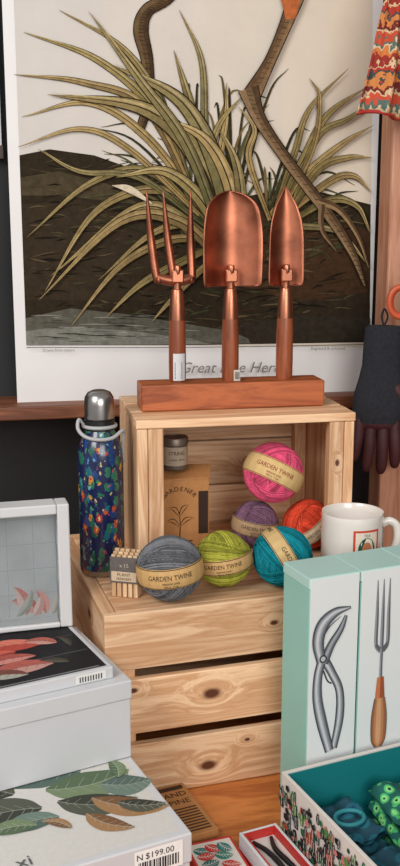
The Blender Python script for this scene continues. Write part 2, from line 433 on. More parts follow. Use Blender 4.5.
# ================================================================ UPPER CRATE
uc = empty('wooden_crate', (.140, 1.090, -.4035))
UW, UD, UH = .256, .165, .1845
box('end_left', uc, 0, .012, .0, UD, 0, UH-.0105, pine('Z'))
box('end_right', uc, UW-.012, UW, .0, UD, 0, UH-.0105, pine('Z', [(UW-.012, .05, .12, .004)]))
box('post_left', uc, .0125, .030, .0, .016, .0105, UH-.0105, pine('Z'))
box('post_right', uc, UW-.030, UW-.0125, .0, .016, .0105, UH-.0105, pine('Z', [(UW-.02, 0, .125, .0024), (UW-.021, 0, .05, .0018)]))
box('post_left_back', uc, .0125, .028, UD-.016, UD, .0105, UH-.0105, pine('Z'))
box('post_right_back', uc, UW-.028, UW-.0125, UD-.016, UD, .0105, UH-.0105, pine('Z'))
for i in range(3):
    d = UD/3
    box('top_slat_%d' % i, uc, -.001, UW+.001, i*d+(.0 if i else -.001), (i+1)*d-.006, UH-.010, UH, pine('X'))
    box('floor_slat_%d' % i, uc, .0125, UW-.0125, i*d+.001, (i+1)*d-.006, .0, .010, pine('X'))
for i, (a, b) in enumerate([(.003, .060), (.062, .120), (.122, .183)]):
    box('back_slat_%d' % i, uc, 0, UW, UD+.0005, UD+.009, a, b, pine('X', [(.17, UD, .09, .004)] if i == 1 else ()))

# ================================================================ TOOL STAND
ts = empty('garden_tool_set', (.152, 1.137, -.2188))
M_base = wood('stained_wood', C(188, 104, 58), C(136, 66, 34), 'X', rough=.45, fine=90)
M_hand = wood('tool_handle_wood', C(158, 86, 52), C(108, 52, 30), 'Z', rough=.4, fine=90, coat=.05)
M_cop = mat('copper', (.40, .145, .085, 1), .42, 1.0, noise=.4, nscale=30)
M_cop2 = mat('copper_bright', (.50, .20, .12, 1), .36, 1.0)
box('stand_block', ts, 0, .222, 0, .044, 0, .0315, M_base, .002)
def handle(x, nm):
    lathe('handle_'+nm, ts, [(.0092, .0312), (.0100, .036), (.0103, .055), (.0100, .085), (.0094, .104), (.009, .107)], M_hand, 28, (x, .022, 0))
    lathe('ferrule_'+nm, ts, [(.0093, .104), (.0094, .106), (.0088, .122), (.0076, .135), (.0066, .140), (.005, .141)], M_cop2, 28, (x, .022, 0))
    tube('neck_'+nm, ts, [(x, .022, .138), (x, .021, .150), (x, .018, .162), (x, .0175, .168)], [.0055, .005, .0045, .0035], M_cop2)
    box('collar_'+nm, ts, x-.007, x+.007, .0145, .020, .148, .163, M_cop2, .0015)
def blade(nm, x, prof, depth, z0):
    nu = 16; vs = []; fs = []
    Q = cat(prof, 6)
    for (z, hw) in Q:
        for i in range(nu+1):
            s = -1+2*i/nu; hwv = max(hw, .0003)
            yy = .030 - depth*(hwv/.035)*(s*s)
            vs.append((x+s*hwv, yy, z0+z))
    for j in range(len(Q)-1):
        for i in range(nu):
            a = j*(nu+1)+i; fs.append((a, a+1, a+nu+2, a+nu+1))
    o = obj('blade_'+nm, vs, fs, M_cop, ts, True)
    md = o.modifiers.new('s', 'SOLIDIFY'); md.thickness = .0014
handle(.046, 'fork'); handle(.110, 'trowel'); handle(.177, 'transplanter')
blade('trowel', .110, [(0, .030), (.003, .0345), (.02, .0355), (.06, .0355), (.09, .031), (.102, .022), (.1085, .010), (.1105, .0004)], .02, .1425)
blade('transplanter', .177, [(0, .018), (.003, .0215), (.02, .0220), (.065, .0205), (.09, .0145), (.105, .007), (.117, .0004)], .016, .1425)
for i, (x0, x1) in enumerate([(.022, .011), (.042, .030), (.064, .062)]):
    tube('tine_%d' % i, ts, [(.045+(x0-.045)*.8, .022, .152), (x0, .024, .1555), (x0+(x1-x0)*.5, .027, .20), (x1, .020, .2535)], [.0045, .0050, .0046, .0006], M_cop, 8, 6)
tube('fork_crossbar', ts, [(.020, .024, .156), (.032, .023, .1515), (.046, .022, .150), (.058, .023, .1515), (.067, .024, .156)], [.0042, .0060, .0064, .0060, .0042], M_cop, 8)
ik = Ink()
mp = lambda u, v: (.046+.0108*math.sin(u/.0108), .022-.0108*math.cos(u/.0108), v)
for i in range(6):
    a = -.007+i*.0026; ik.poly([mp(a, .034), mp(a+.0026, .034), mp(a+.0026, .066), mp(a, .066)], C(205, 208, 212))
mq = lambda u, v: (.046+.0111*math.sin(u/.0111), .022-.0111*math.cos(u/.0111), v)
for i in range(12):
    ik.poly([mq(-.005, .036+i*.0017), mq(.004, .036+i*.0017), mq(.004, .0370+i*.0017), mq(-.005, .0370+i*.0017)], C(30, 30, 34))
ik.poly([(.112, .0110, .032), (.120, .0115, .032), (.120, .0115, .045), (.112, .0110, .045)], C(205, 200, 190))
for i in range(4): ik.poly([(.1135+i*.0015, .0105, .034), (.1141+i*.0015, .0105, .034), (.1141+i*.0015, .0105, .043), (.1135+i*.0015, .0105, .043)], C(30, 30, 34))
ik.build('price_stickers', ts)

# ================================================================ BOTTLE
M_steel = mat('brushed_steel', C(170, 168, 166), .28, 1.0)
M_blk = mat('black_plastic', C(22, 22, 24), .4)
mb = bpy.data.materials.new('bottle_floral_enamel'); mb.use_nodes = True
nt = mb.node_tree; b = nt.nodes['Principled BSDF']; b.inputs['Roughness'].default_value = .25; b.inputs['Coat Weight'].default_value = .4
tc = nt.nodes.new('ShaderNodeTexCoord')
base = nt.nodes.new('ShaderNodeRGB'); base.outputs[0].default_value = C(20, 32, 74); col = base.outputs[0]
for sc, thr, pal, seed in ((105, .42, [C(34, 88, 72), C(24, 60, 116), C(28, 96, 110), C(40, 104, 80)], 0), (88, .27, [C(170, 52, 60), C(190, 136, 56), C(70, 134, 146), C(180, 80, 46)], 3.3), (88, .11, [C(220, 194, 120), C(150, 30, 40), C(214, 206, 174), C(230, 184, 80)], 3.3), (170, .22, [C(180, 168, 116), C(60, 134, 86), C(160, 62, 90), C(96, 150, 176)], 7.1)):
    mpn = nt.nodes.new('ShaderNodeMapping'); mpn.inputs['Location'].default_value = (seed, seed, seed); mpn.inputs['Scale'].default_value = (1, 1, .62)
    nt.links.new(tc.outputs['Object'], mpn.inputs[0])
    nz = nt.nodes.new('ShaderNodeTexNoise'); nz.inputs['Scale'].default_value = 260; nt.links.new(tc.outputs['Object'], nz.inputs['Vector'])
    sm = nt.nodes.new('ShaderNodeVectorMath'); sm.operation = 'SCALE'; sm.inputs['Scale'].default_value = .006; nt.links.new(nz.outputs['Color'], sm.inputs[0])
    av = nt.nodes.new('ShaderNodeVectorMath'); av.operation = 'ADD'; nt.links.new(mpn.outputs[0], av.inputs[0]); nt.links.new(sm.outputs[0], av.inputs[1])
    v = nt.nodes.new('ShaderNodeTexVoronoi'); v.inputs['Scale'].default_value = sc; nt.links.new(av.outputs[0], v.inputs['Vector'])
    lt = nt.nodes.new('ShaderNodeMath'); lt.operation = 'LESS_THAN'; lt.inputs[1].default_value = thr; nt.links.new(v.outputs['Distance'], lt.inputs[0])
    sp = nt.nodes.new('ShaderNodeSeparateColor'); nt.links.new(v.outputs['Color'], sp.inputs[0])
    cr = nt.nodes.new('ShaderNodeValToRGB'); cr.color_ramp.interpolation = 'CONSTANT'
    while len(cr.color_ramp.elements) < 4: cr.color_ramp.elements.new(.5)
    for k, e in enumerate(cr.color_ramp.elements): e.position = k*.25; e.color = pal[k]
    nt.links.new(sp.outputs[0], cr.inputs['Fac'])
    mx = nt.nodes.new('ShaderNodeMix'); mx.data_type = 'RGBA'
    nt.links.new(lt.outputs[0], mx.inputs[0]); nt.links.new(col, mx.inputs[6]); nt.links.new(cr.outputs[0], mx.inputs[7]); col = mx.outputs[2]
nt.links.new(col, b.inputs['Base Color'])
bo = empty('water_bottle', (.1010, 1.120, -.4037))
lathe('body', bo, [(.022, 0), (.0243, .001), (.0255, .004), (.0255, .006), (.0262, .0075), (.0262, .135), (.0252, .148), (.0215, .160), (.0172, .168), (.016, .171)], [M_steel, mb], 48, midx=[0, 0, 0, 0, 1, 1, 1, 1, 1])
lathe('neck_ring', bo, [(.0155, .170), (.0172, .171), (.0172, .182), (.0155, .183)], M_blk, 40)
lathe('cap', bo, [(.0158, .1825), (.0172, .184), (.0174, .200), (.0165, .208), (.0130, .2135), (.007, .2160), (.0005, .2165)], M_steel, 48)
M_strap = mat('pale_strap', C(170, 172, 174), .5)
tube('strap_ring', bo, [(.0185*math.cos(a*math.pi/6), .0185*math.sin(a*math.pi/6), .175) for a in range(13)], .0022, M_strap, 8, 4)
tube('strap_loop', bo, [(-.018, -.004, .176), (-.024, -.008, .184), (-.0255, -.012, .174), (-.018, -.018, .166), (-.004, -.023, .163), (.012, -.021, .164), (.024, -.012, .170), (.027, -.004, .166), (.026, .0, .15), (.0272, .002, .13)], [.0016, .002, .0022, .0022, .0022, .0022, .0022, .002, .0018, .0016], M_strap, 8, 5)

# ================================================================ TWINE BALLS
def ball_template():
    """bundles of parallel strands wound around in crossing directions"""
    rr = random.Random(21); vs, fs, sh = [], [], []
    seg = 6; rs = .032; NP = 44
    axes = []
    G = 13
    for g in range(G):
        z = 1-2*(g+.5)/G; ph = g*2.39996; q = math.sqrt(1-z*z); axes.append(Vector((q*math.cos(ph), q*math.sin(ph), z)))
    rr.shuffle(axes)
    for g, ax in enumerate(axes):
        e1 = ax.orthogonal().normalized(); e2 = ax.cross(e1)
        half = .82 if g < 4 else (.52 if g < 8 else .34)
        R = .870+g*.0090
        d = -half
        while d <= half:
            b0 = len(vs); wob = rr.uniform(0, 6); tl = rr.uniform(-.026, .026); shade = rr.uniform(.48, 1.15)
            for i in range(NP):
                th = 2*math.pi*i/NP
                dd = d+tl*math.cos(th+wob)+.008*math.sin(3*th+wob)
                rad = math.sqrt(max(.01, 1-dd*dd))
                p = (ax*dd+(e1*math.cos(th)+e2*math.sin(th))*rad)*(R+.004*math.sin(5*th+wob))
                n = p.normalized(); t = (-e1*math.sin(th)+e2*math.cos(th)); s = t.cross(n)
                for q in range(seg):
                    a = 2*math.pi*q/seg; vs.append(p+n*(rs*math.cos(a))+s*(rs*math.sin(a)))
            for i in range(NP):
                j = (i+1) % NP
                for q in range(seg): fs.append((b0+i*seg+q, b0+i*seg+(q+1) % seg, b0+j*seg+(q+1) % seg, b0+j*seg+q)); sh.append(shade*(1.0 if i % 3 else .88))
            d += .080
    return vs, fs, sh
BV, BF, BS = ball_template()
def twine_mat(nm, c, n=.2):
    return mat(nm, C(*c), .85, noise=n, nscale=900, bump=.3, bscale=2500, spec=.15)
def twine_ball(loc, r, c, band, cam_rz, tilt, lblc=(50, 38, 28), cam_rx=0.0, hw=.30, txt=('GARDEN TWINE', 'natural jute')):
    e = empty('twine_ball', loc)
    R = Euler((random.uniform(0, 3), random.uniform(0, 3), 0)).to_matrix()
    me = bpy.data.meshes.new('wound_twine'); me.from_pydata([tuple(R @ (v*r)) for v in BV], [], BF)
    me.materials.append(print_mat('jute_twine', .3, 1400, C(*c), .95, .08, .5))
    me.polygons.foreach_set('use_smooth', [True]*len(me.polygons))
    at = me.color_attributes.new('Col', 'FLOAT_COLOR', 'CORNER')
    flat = []
    for s_ in BS: flat += [s_, s_, s_, 1.0]*4
    at.data.foreach_set('color', flat)
    o = bpy.data.objects.new('wound_twine', me); S.collection.objects.link(o); o.parent = e
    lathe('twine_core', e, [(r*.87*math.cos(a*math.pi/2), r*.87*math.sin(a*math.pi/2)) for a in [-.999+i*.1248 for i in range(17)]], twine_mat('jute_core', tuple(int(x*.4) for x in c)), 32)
    bd = empty('label_band', (0, 0, 0), rz=cam_rz, parent=e)
    bd.rotation_euler = (Euler((0, 0, cam_rz)).to_matrix() @ Euler((cam_rx, tilt, 0)).to_matrix()).to_euler()
    rb = r*1.03; ik = Ink()
    def mp(u, v, k=1.0):
        q = rb*k; return (q*math.cos(v)*math.sin(u), -q*math.cos(v)*math.cos(u), q*math.sin(v))
    for i in range(60):
        u0 = -math.pi+2*math.pi*i/60; u1 = u0+2*math.pi/60
        for j in range(4):
            v0 = -hw+2*hw*j/4; v1 = v0+hw/2
            sh = 1-.04*((i*7) % 3)
            ik.poly([mp(u0, v0), mp(u1, v0), mp(u1, v1), mp(u0, v1)], tuple(x*sh for x in C(*band)[:3])+(1,))
    m2 = lambda u, v: mp(u, v, 1.008)
    for k in range(3):
        uc_ = -2.1+2.1*k
        text(ik, m2, txt[0], uc_, -.02, .20, C(*lblc), sx=.9)
        text(ik, m2, txt[1], uc_, -.15, .11, C(*lblc)); text(ik, m2, '100 m  3 ply', uc_, -.25, .09, C(*lblc))
    for i in range(48):
        u0 = -math.pi+2*math.pi*i/48
        for v in (-hw+.02, hw-.04): ik.poly([m2(u0, v), m2(u0+.131, v), m2(u0+.131, v+.02), m2(u0, v+.02)], C(*lblc))
    ik.build('paper_band', bd)
    return e
K = (200, 162, 108)
twine_ball((.1635, 1.012, -.3668), .0358, (124, 126, 132), K, D(-8), D(-6))
twine_ball((.2285, 1.040, -.370), .0322, (178, 178, 72), K, D(-12), D(-8), hw=.26)
twine_ball((.2945, 1.030, -.368), .0342, (26, 142, 158), (202, 172, 120), D(2), D(62), hw=.26)
twine_ball((.3515, 1.122, -.362), .0305, (232, 82, 56), (214, 190, 158), D(10), D(-38), (30, 70, 60))
twine_ball((.2905, 1.142, -.364), .0288, (136, 100, 124), (176, 146, 112), D(-10), D(10))
twine_ball((.309, 1.128, -.2965), .0362, (244, 98, 138), (216, 184, 126), D(-20), D(24), (140, 40, 40), cam_rx=D(-20), hw=.34)

# ================================================================ KRAFT SEED BOX + SPOOL + MARKERS
M_kraft = mat('kraft_card', C(176, 122, 72), .8, noise=.08, nscale=150)
kb = empty('seed_kit_box', (.168, 1.116, -.3933))
box('carton', kb, 0, .060, 0, .045, 0, .098, M_kraft, .0008)
obj('lid_flap', [(-.001, -.001, .098), (.060, -.001, .098), (.068, .03, .106), (.0, .046, .107), (-.001, -.001, .0965), (.060, -.001, .0965), (.068, .03, .1045), (.0, .046, .1055)],
    [(0, 1, 2, 3), (4, 5, 6, 7), (0, 1, 5, 4), (1, 2, 6, 5), (2, 3, 7, 6), (3, 0, 4, 7)], M_kraft, kb)
ik = Ink(); F = lambda u, v: (u, -.0006, v)
dkb = C(58, 34, 20)
for i in range(8):
    a = math.pi*(.84-.097*i); ch = 'GARDENER'[i]
    text(ik, lambda u, v, a=a: F(.024+math.cos(a)*.018+u*math.sin(a)+v*math.cos(a), .070+math.sin(a)*.013-u*math.cos(a)+v*math.sin(a)), ch, 0, 0, .0078, dkb)
stroke(ik, F, [(.024, .022), (.025, .040), (.024, .058)], [.0012, .001, .0008], [dkb])
for (p) in ([(.025, .040), (.032, .048), (.041, .050)], [(.024, .040), (.017, .047), (.009, .047)], [(.024, .052), (.029, .062), (.035, .066)], [(.024, .052), (.019, .061), (.012, .063)]):
    stroke(ik, F, p, [.001, .0055, .0005], [dkb])
    stroke(ik, lambda u, v: (u, -.0009, v), p, [.0005, .0034, .0003], [C(176, 122, 72)])
stroke(ik, F, [(.010, .022), (.025, .0205), (.040, .022)], [.001, .003, .001], [dkb])
ik.poly([F(.047, .03), F(.0585, .03), F(.0585, .082), F(.047, .082)], C(52, 36, 26))
ik.poly([F(.012, .012), F(.042, .012), F(.042, .017), F(.012, .017)], dkb)
ik.build('box_print', kb)
sp = empty('string_tin', (.191, 1.139, -.2880))
M_tin = mat('aged_tin', C(120, 108, 98), .45, .6, noise=.2, nscale=90)
lathe('tin_body', sp, [(.0150, 0.0005), (.0158, .002), (.0158, .004), (.0150, .0045), (.0150, .029), (.0160, .030), (.0160, .0375), (.0152, .0385), (.0142, .0385), (.0138, .0375), (.001, .0375)], M_tin, 40)
ik = Ink()
mp = lambda u, v: (.0153*math.sin(u), -.0153*math.cos(u), v)
for i in range(20):
    u = -1.4+i*.14; ik.poly([mp(u, .006), mp(u+.14, .006), mp(u+.14, .028), mp(u, .028)], C(168, 152, 132))
mpp = lambda u, v: (.0156*math.sin(u), -.0156*math.cos(u), v)
def TS(u, v): return mpp(u/.0156, v)
text(ik, TS, 'STRING', 0, .019, .006, C(60, 46, 40)); text(ik, TS, 'cotton 50 m', 0, .012, .004, C(60, 46, 40))
ik.build('tin_label', sp)

mk = empty('plant_marker_bundle', (.118, 1.038, -.4036), rz=D(-25))
M_mk = wood('marker_wood', C(226, 196, 160), C(190, 150, 110), 'Z')
k = 0
for ix in range(5):
    for iy in range(3):
        x = -.013+ix*.0062; y = -.008+iy*.0062; h = .048+.0015*((ix*3+iy) % 3)
        box('marker_%d' % k, mk, x, x+.0048, y, y+.004, 0.0002, h, M_mk, .0006); k += 1
M_card = mat('grey_card', C(92, 86, 84), .7, noise=.2, nscale=200)
box('card_sleeve', mk, -.0145, .018, -.0095, .0105, .0165, .046, M_card, .0008)
ik = Ink(); F2 = lambda u, v: (u, -.0100, v)
ik.poly([F2(-.0125, .019), F2(.016, .019), F2(.016, .030), F2(-.0125, .030)], C(196, 176, 150))
F3 = lambda u, v: (u, -.0103, v)
text(ik, F3, 'PLANT', .002, .025, .005, C(60, 50, 45)); text(ik, F3, 'MARKERS', .002, .0205, .004, C(60, 50, 45))
text(ik, lambda u, v: F2(u, v), 'x 15', .002, .035, .006, C(190, 180, 170))
ik.build('sleeve_print', mk)

# ================================================================ MUG
M_cer = mat('white_ceramic', C(226, 220, 214), .18, coat=.4)
mu = empty('coffee_mug', (.3835, 1.052, -.4037), rz=0)
R_ = .0355; HM = .077
lathe('mug_body', mu, [(.028, 0), (.031, .001), (.034, .006), (R_, .013), (R_, .070), (.0358, .074), (.0352, HM), (.0340, .0765), (.0325, .073), (.032, .068), (.032, .012), (.028, .007), (.002, .006)], M_cer, 64)
hx = Vector((.975, -.22, 0))
hp = [(.033, .062), (.042, .0655), (.0505, .060), (.053, .046), (.0495, .032), (.041, .022), (.033, .018)]
tube('mug_handle', mu, [(hx.x*a, hx.y*a, z) for a, z in hp], [.0055, .0048, .0046, .0046, .0046, .0048, .006], M_cer, 12, 6, flat=1.25)
ik = Ink()
a0 = D(-82)
def MM(u, v, r=.0359): a = a0+u/r; return (r*math.cos(a), r*math.sin(a), v)
def rect(ik, f, u0, u1, v0, v1, col, n=8):
    for i in range(n):
        a = u0+(u1-u0)*i/n; b_ = u0+(u1-u0)*(i+1)/n; ik.poly([f(a, v0), f(b_, v0), f(b_, v1), f(a, v1)], col)
rect(ik, MM, -.016, .016, .014, .064, C(196, 72, 50)); M3 = lambda u, v: MM(u, v, .03605)
rect(ik, M3, -.0135, .0135, .0165, .0615, C(222, 212, 196))
M4 = lambda u, v: MM(u, v, .0362)
ik.poly([M4(.0105*math.cos(i*.2618), .041+.0145*math.sin(i*.2618)) for i in range(24)], C(40, 82, 66))
M5 = lambda u, v: MM(u, v, .03635)
ik.poly([M5(.006*math.cos(i*.2618), .041+.0095*math.sin(i*.2618)) for i in range(24)], C(190, 120, 84))
text(ik, M4, 'TEA', 0, .0565, .0045, C(40, 50, 60)); text(ik, M4, 'GARDEN', 0, .020, .004, C(150, 50, 40))
ik.build('mug_print', mu)

# ================================================================ MINT BOXES
M_mint = mat('mint_card', C(142, 194, 184), .5, noise=.03, nscale=20)
M_mintl = mat('mint_card_light', C(174, 210, 204), .5)
M_face = mat('pale_face', C(220, 228, 230), .45)
BW, BD_, BH = .0575, .056, .272
def tool_box(loc, art):
    e = empty('tool_gift_box', loc, rz=D(12))
    box('carton', e, 0, BW, .0008, BD_, 0, BH-.012, M_mint, .0008)
    box('lid', e, -.0006, BW+.0006, .0002, BD_+.0006, BH-.0115, BH, M_mintl, .001)
    box('front_face', e, .0008, BW-.0008, -.0006, .0006, .001, BH-.0012, M_face, .0002)
    ik = Ink(); L = [0]
    F = lambda u, v: (u*.001, -.0009-L[0]*.00005, BH-v*.001)
    def st(pts, w, cols): stroke(ik, F, pts, w, cols); L[0] += 1
    def shade(pts, w, tones):
        st(pts, [x+1.4 for x in w], [C(52, 56, 62)])
        for k, c in enumerate(tones):
            f = 1-k/len(tones)
            st([(x-k*.35, y) for x, y in pts], [x*f for x in w], [c])
    if art == 'pruner':
        blk = C(52, 56, 62)
        tn_ = [C(84, 90, 98), C(120, 128, 136), C(158, 166, 174), C(196, 202, 208)]
        shade([(19, 90), (27, 104), (37, 126), (38, 156), (32, 190)], [9, 8, 8, 9, 7], tn_)
        shade([(15, 88), (11, 106), (11, 130), (17, 158), (27, 192)], [9, 9, 10, 11, 9], tn_)
        st([(17, 100), (22, 112), (27, 116)], [1.6, 1.6, 1.6], [blk])
        shade([(17, 92), (25, 74), (36, 58), (42, 44)], [9, 8, 6, 2], tn_[:3])
        shade([(14, 90), (10, 68), (15, 50), (29, 39), (47, 36)], [9, 12, 13, 9, 1], tn_)
        st([(16, 62), (24, 52), (36, 44)], [.6, 1, .4], [blk])
        ik.poly([F(16+4.5*math.cos(i*.52), 87+4.5*math.sin(i*.52)) for i in range(12)], blk); L[0] += 1
        ik.poly([F(16+2.8*math.cos(i*.52), 87+2.8*math.sin(i*.52)) for i in range(12)], C(180, 186, 190))
        L[0] += 1
        text(ik, lambda u, v: F(28+v, 232-u), 'PRUNER', 0, 0, 9, C(110, 130, 130))
    else:
        g = C(92, 98, 106); g2 = C(146, 152, 158)
        for x in (20, 27, 34):
            st([(27+(x-27)*.3, 92), (x, 82), (x, 50), (x+(x-27)*.05, 12)], [3, 4.4, 4, 1], [g, g2])
        st([(20, 83), (27, 90), (34, 83)], [3.5, 4.5, 3.5], [g]); st([(27, 88), (27, 106), (27, 126)], [4, 3.5, 4], [g2, g])
        st([(27, 120), (27, 132), (27, 144)], [8, 10, 12], [C(196, 120, 80), C(150, 82, 52)])
        shade([(27, 144), (27, 165), (27, 190), (27, 200)], [12, 18, 17, 8], [C(150, 98, 64), C(180, 126, 88), C(204, 156, 116)])
        text(ik, lambda u, v: F(48+v, 232-u), 'HAND FORK', 0, 0, 5, C(110, 130, 130))
    ik.build('front_art', e)
dx, dy = math.cos(D(12)), math.sin(D(12))
bx0, by0 = .2865, .901
for k, art in enumerate(('pruner', 'fork', 'pruner')):
    q = k*(BW+.0018); tool_box((bx0+q*dx, by0+q*dy, -.6198), art)

# ================================================================ LEFT BOXES
M_wb = mat('white_box_card', C(202, 204, 208), .5, noise=.03, nscale=10)
ba = empty('botanical_gift_box', (.1426, .780, -.6198), rz=D(15))
BAH = .0898
box('tray', ba, -.36, 0, 0, .205, 0, BAH-.03, M_wb, .001)
box('lid', ba, -.3615, .0015, -.0015, .2065, BAH-.029, BAH, M_wb, .0015)
def toL(e, X, Y):
    a = -e.rotation_euler[2]; x = X-e.location[0]; y = Y-e.location[1]
    return (x*math.cos(a)-y*math.sin(a), x*math.sin(a)+y*math.cos(a))
ik = Ink(); L = [0]
F = lambda u, v: (u, v, BAH+.0001+L[0]*.00002)
def leaf(ik, L, F, u, v, ang, ln, wd, c1, c2, vein=None):
    pts = [(u+math.cos(ang)*ln*t+math.sin(ang)*ln*.12*math.sin(t*3.1), v+math.sin(ang)*ln*t-math.cos(ang)*ln*.12*math.sin(t*3.1)) for t in (0, .2, .5, .8, 1)]
    stroke(ik, F, pts, [wd*.1, wd*.75, wd, wd*.6, .0003], [c1, c2], n=5); L[0] += 1
    vc = vein or mixc(c1, C(205, 210, 195), .5)
    stroke(ik, F, pts, [.0007]*5, [vc], n=4); L[0] += 1
    Q = cat(pts, 4)
    for i in range(2, len(Q)-2, 2):
        for s in (-1, 1):
            x, y = Q[i]; h = wd*.42*math.sin(math.pi*i/len(Q))
            ex = x+math.cos(ang+s*.9)*h; ey = y+math.sin(ang+s*.9)*h
            nx, ny = -(ey-y), ex-x; l = math.hypot(nx, ny) or 1; nx *= .0002/l; ny *= .0002/l
            ik.poly([F(x+nx, y+ny), F(ex+nx, ey+ny), F(ex-nx, ey-ny), F(x-nx, y-ny)], vc)
    L[0] += 1
G1, G2 = C(86, 106, 80), C(116, 134, 102); T1, T2 = C(84, 104, 98), C(108, 128, 118); B1, B2 = C(120, 86, 58), C(160, 122, 84); K1, K2 = C(58, 62, 54), C(82, 86, 74)
ik.poly([F(-.355, .006), F(-.006, .006), F(-.006, .200), F(-.355, .200)], C(206, 204, 200)); L[0] += 1
for (X, Y, ang, ln, wd, c) in [(.055, .898, 190, .085, .050, (T1, T2)), (.02, .872, 15, .085, .048, (G1, G2)), (.072, .872, 0, .05, .036, (T1, T2)), (.03, .850, -5, .075, .036, (K1, K2)),
                               (.062, .850, -20, .075, .030, (B1, B2)), (-.01, .87, 170, .07, .05, (K1, K2)), (.015, .842, 195, .07, .045, (K1, K2)),
                               (-.03, .835, 180, .07, .045, (G1, G2)), (.03, .825, 200, .055, .028, (T1, T2)), (.055, .825, -35, .05, .022, (B1, B2)), (.0, .905, 160, .06, .03, (K1, K2)),
                               (-.05, .78, 190, .06, .03, (B1, B2)), (.085, .838, -12, .045, .020, (K1, K2)), (.07, .905, 175, .03, .012, (G1, G2)), (.09, .88, 100, .035, .016, (G1, G2)), (.01, .815, 190, .045, .022, (G1, G2)), (.04, .805, 150, .03, .012, (B1, B2))]:
    u, v = toL(ba, X, Y); leaf(ik, L, F, u, v, D(ang-15), ln, wd, c[0], c[1])
Ff = lambda u, v: (u, -.0019, v)
barcode(ik, Ff, -.054, .0615, .046, .025)
text(ik, lambda u, v: (u, -.0022, v), '$199.00', -.030, .0775, .0085, C(30, 30, 34))
text(ik, lambda u, v: (u, -.0022, v), 'N', -.049, .0775, .0085, C(30, 30, 34))
text(ik, Ff, 'BOTANICAL PUZZLE', -.14, .070, .009, C(120, 124, 128))
text(ik, lambda u, v: F(u, v), 'xi', -.145, .016, .02, C(90, 92, 96))
ik.build('box_print', ba)

bb = empty('white_gift_box', (.1075, .9155, -.5290), rz=D(17))
BBH = .0833
box('tray', bb, -.40, 0, 0, .150, 0, BBH-.02, M_wb, .001)
box('lid', bb, -.4015, .0012, -.0012, .1515, BBH-.0196, BBH, M_wb, .0012)
bc = empty('flamingo_print_box', (.0915, .9225, -.4455), rz=D(17))
CH = .0125
box('carton', bc, -.36, 0, 0, .135, 0, CH, M_wb, .001)
ik = Ink(); L = [0]
F = lambda u, v: (u, v, CH+.0001+L[0]*.00002)
ik.poly([F(-.35, .005), F(-.005, .005), F(-.005, .130), F(-.35, .130)], C(30, 29, 32)); L[0] += 1
ik.poly([F(-.35, .0075), F(-.012, .0075), F(-.012, .009), F(-.35, .009)], C(150, 150, 152))
ik.poly([F(-.35, .050), F(-.008, .050), F(-.008, .0512), F(-.35, .0512)], C(96, 96, 100)); 
ik.poly([F(-.35, .092), F(-.008, .092), F(-.008, .0930), F(-.35, .0930)], C(76, 76, 80)); L[0] += 1
for (u, v, ang, ln, wd, c) in [(-.045, .085, 175, .07, .030, (C(186, 78, 66), C(216, 124, 106))), (-.075, .078, 200, .05, .024, (C(160, 60, 52), C(206, 104, 88))), (-.030, .080, 150, .035, .018, (C(206, 156, 146), C(180, 100, 88))),
                               (-.06, .060, 185, .06, .020, (C(206, 140, 130), C(176, 88, 78))), (-.05, .035, 185, .07, .030, (C(196, 150, 142), C(180, 96, 86))), (-.08, .022, 170, .05, .022, (C(170, 170, 160), C(120, 74, 66))), (-.035, .030, 150, .03, .012, (C(84, 92, 80), C(60, 66, 58))), (-.10, .10, 170, .05, .016, (C(190, 180, 170), C(140, 60, 54))), (-.02, .065, 100, .03, .008, (C(70, 80, 70), C(50, 60, 52)))]:
    leaf(ik, L, F, u, v, D(ang), ln, wd, c[0], c[1], C(110, 52, 46))
FF = lambda u, v: (u, -.0005, v)
rect(ik, FF, -.04, -.008, .002, .011, C(226, 226, 224)); 
for i in range(9): ik.poly([(-.036+i*.0028, -.0008, .003), (-.0348+i*.0028, -.0008, .003), (-.0348+i*.0028, -.0008, .0085), (-.036+i*.0028, -.0008, .0085)], C(30, 30, 32))
ik.build('box_print', bc)
bd = empty('puzzle_display_box', (.0590, 1.028, -.4322), rz=D(4), rx=D(-2))
M_frame = mat('tray_frame', C(204, 206, 208), .4)
hh, ww, dd = .1375, .30, .030
box('rim_right', bd, -.013, 0, 0, dd, .0005, hh, M_frame, .0015)
box('rim_left', bd, -ww, -ww+.013, 0, dd, .0005, hh, M_frame, .0015)
box('rim_top', bd, -ww+.0132, -.0132, 0, dd, hh-.011, hh, M_frame, .0015)
box('rim_bottom', bd, -ww+.0132, -.0132, 0, dd, .0005, .006, M_frame, .0015)
M_pan = mat('pale_tiled_panel', C(178, 182, 182), .35, noise=.1, nscale=30)
box('panel', bd, -ww+.0132, -.0132, .022, .027, .0065, hh-.0115, M_pan, 0)
ik = Ink(); F = lambda u, v: (u, .0216, v)
for i in range(4): ik.poly([F(-.28, .034+i*.028), F(-.0135, .034+i*.028), F(-.0135, .0345+i*.028), F(-.28, .0345+i*.028)], C(156, 162, 164))
for i in range(9): ik.poly([F(-.038-i*.028, .009), F(-.0375-i*.028, .009), F(-.0375-i*.028, .122), F(-.038-i*.028, .122)], C(156, 162, 164))
L = [0]; FP = lambda u, v: (u, .0214-L[0]*.00003, v)
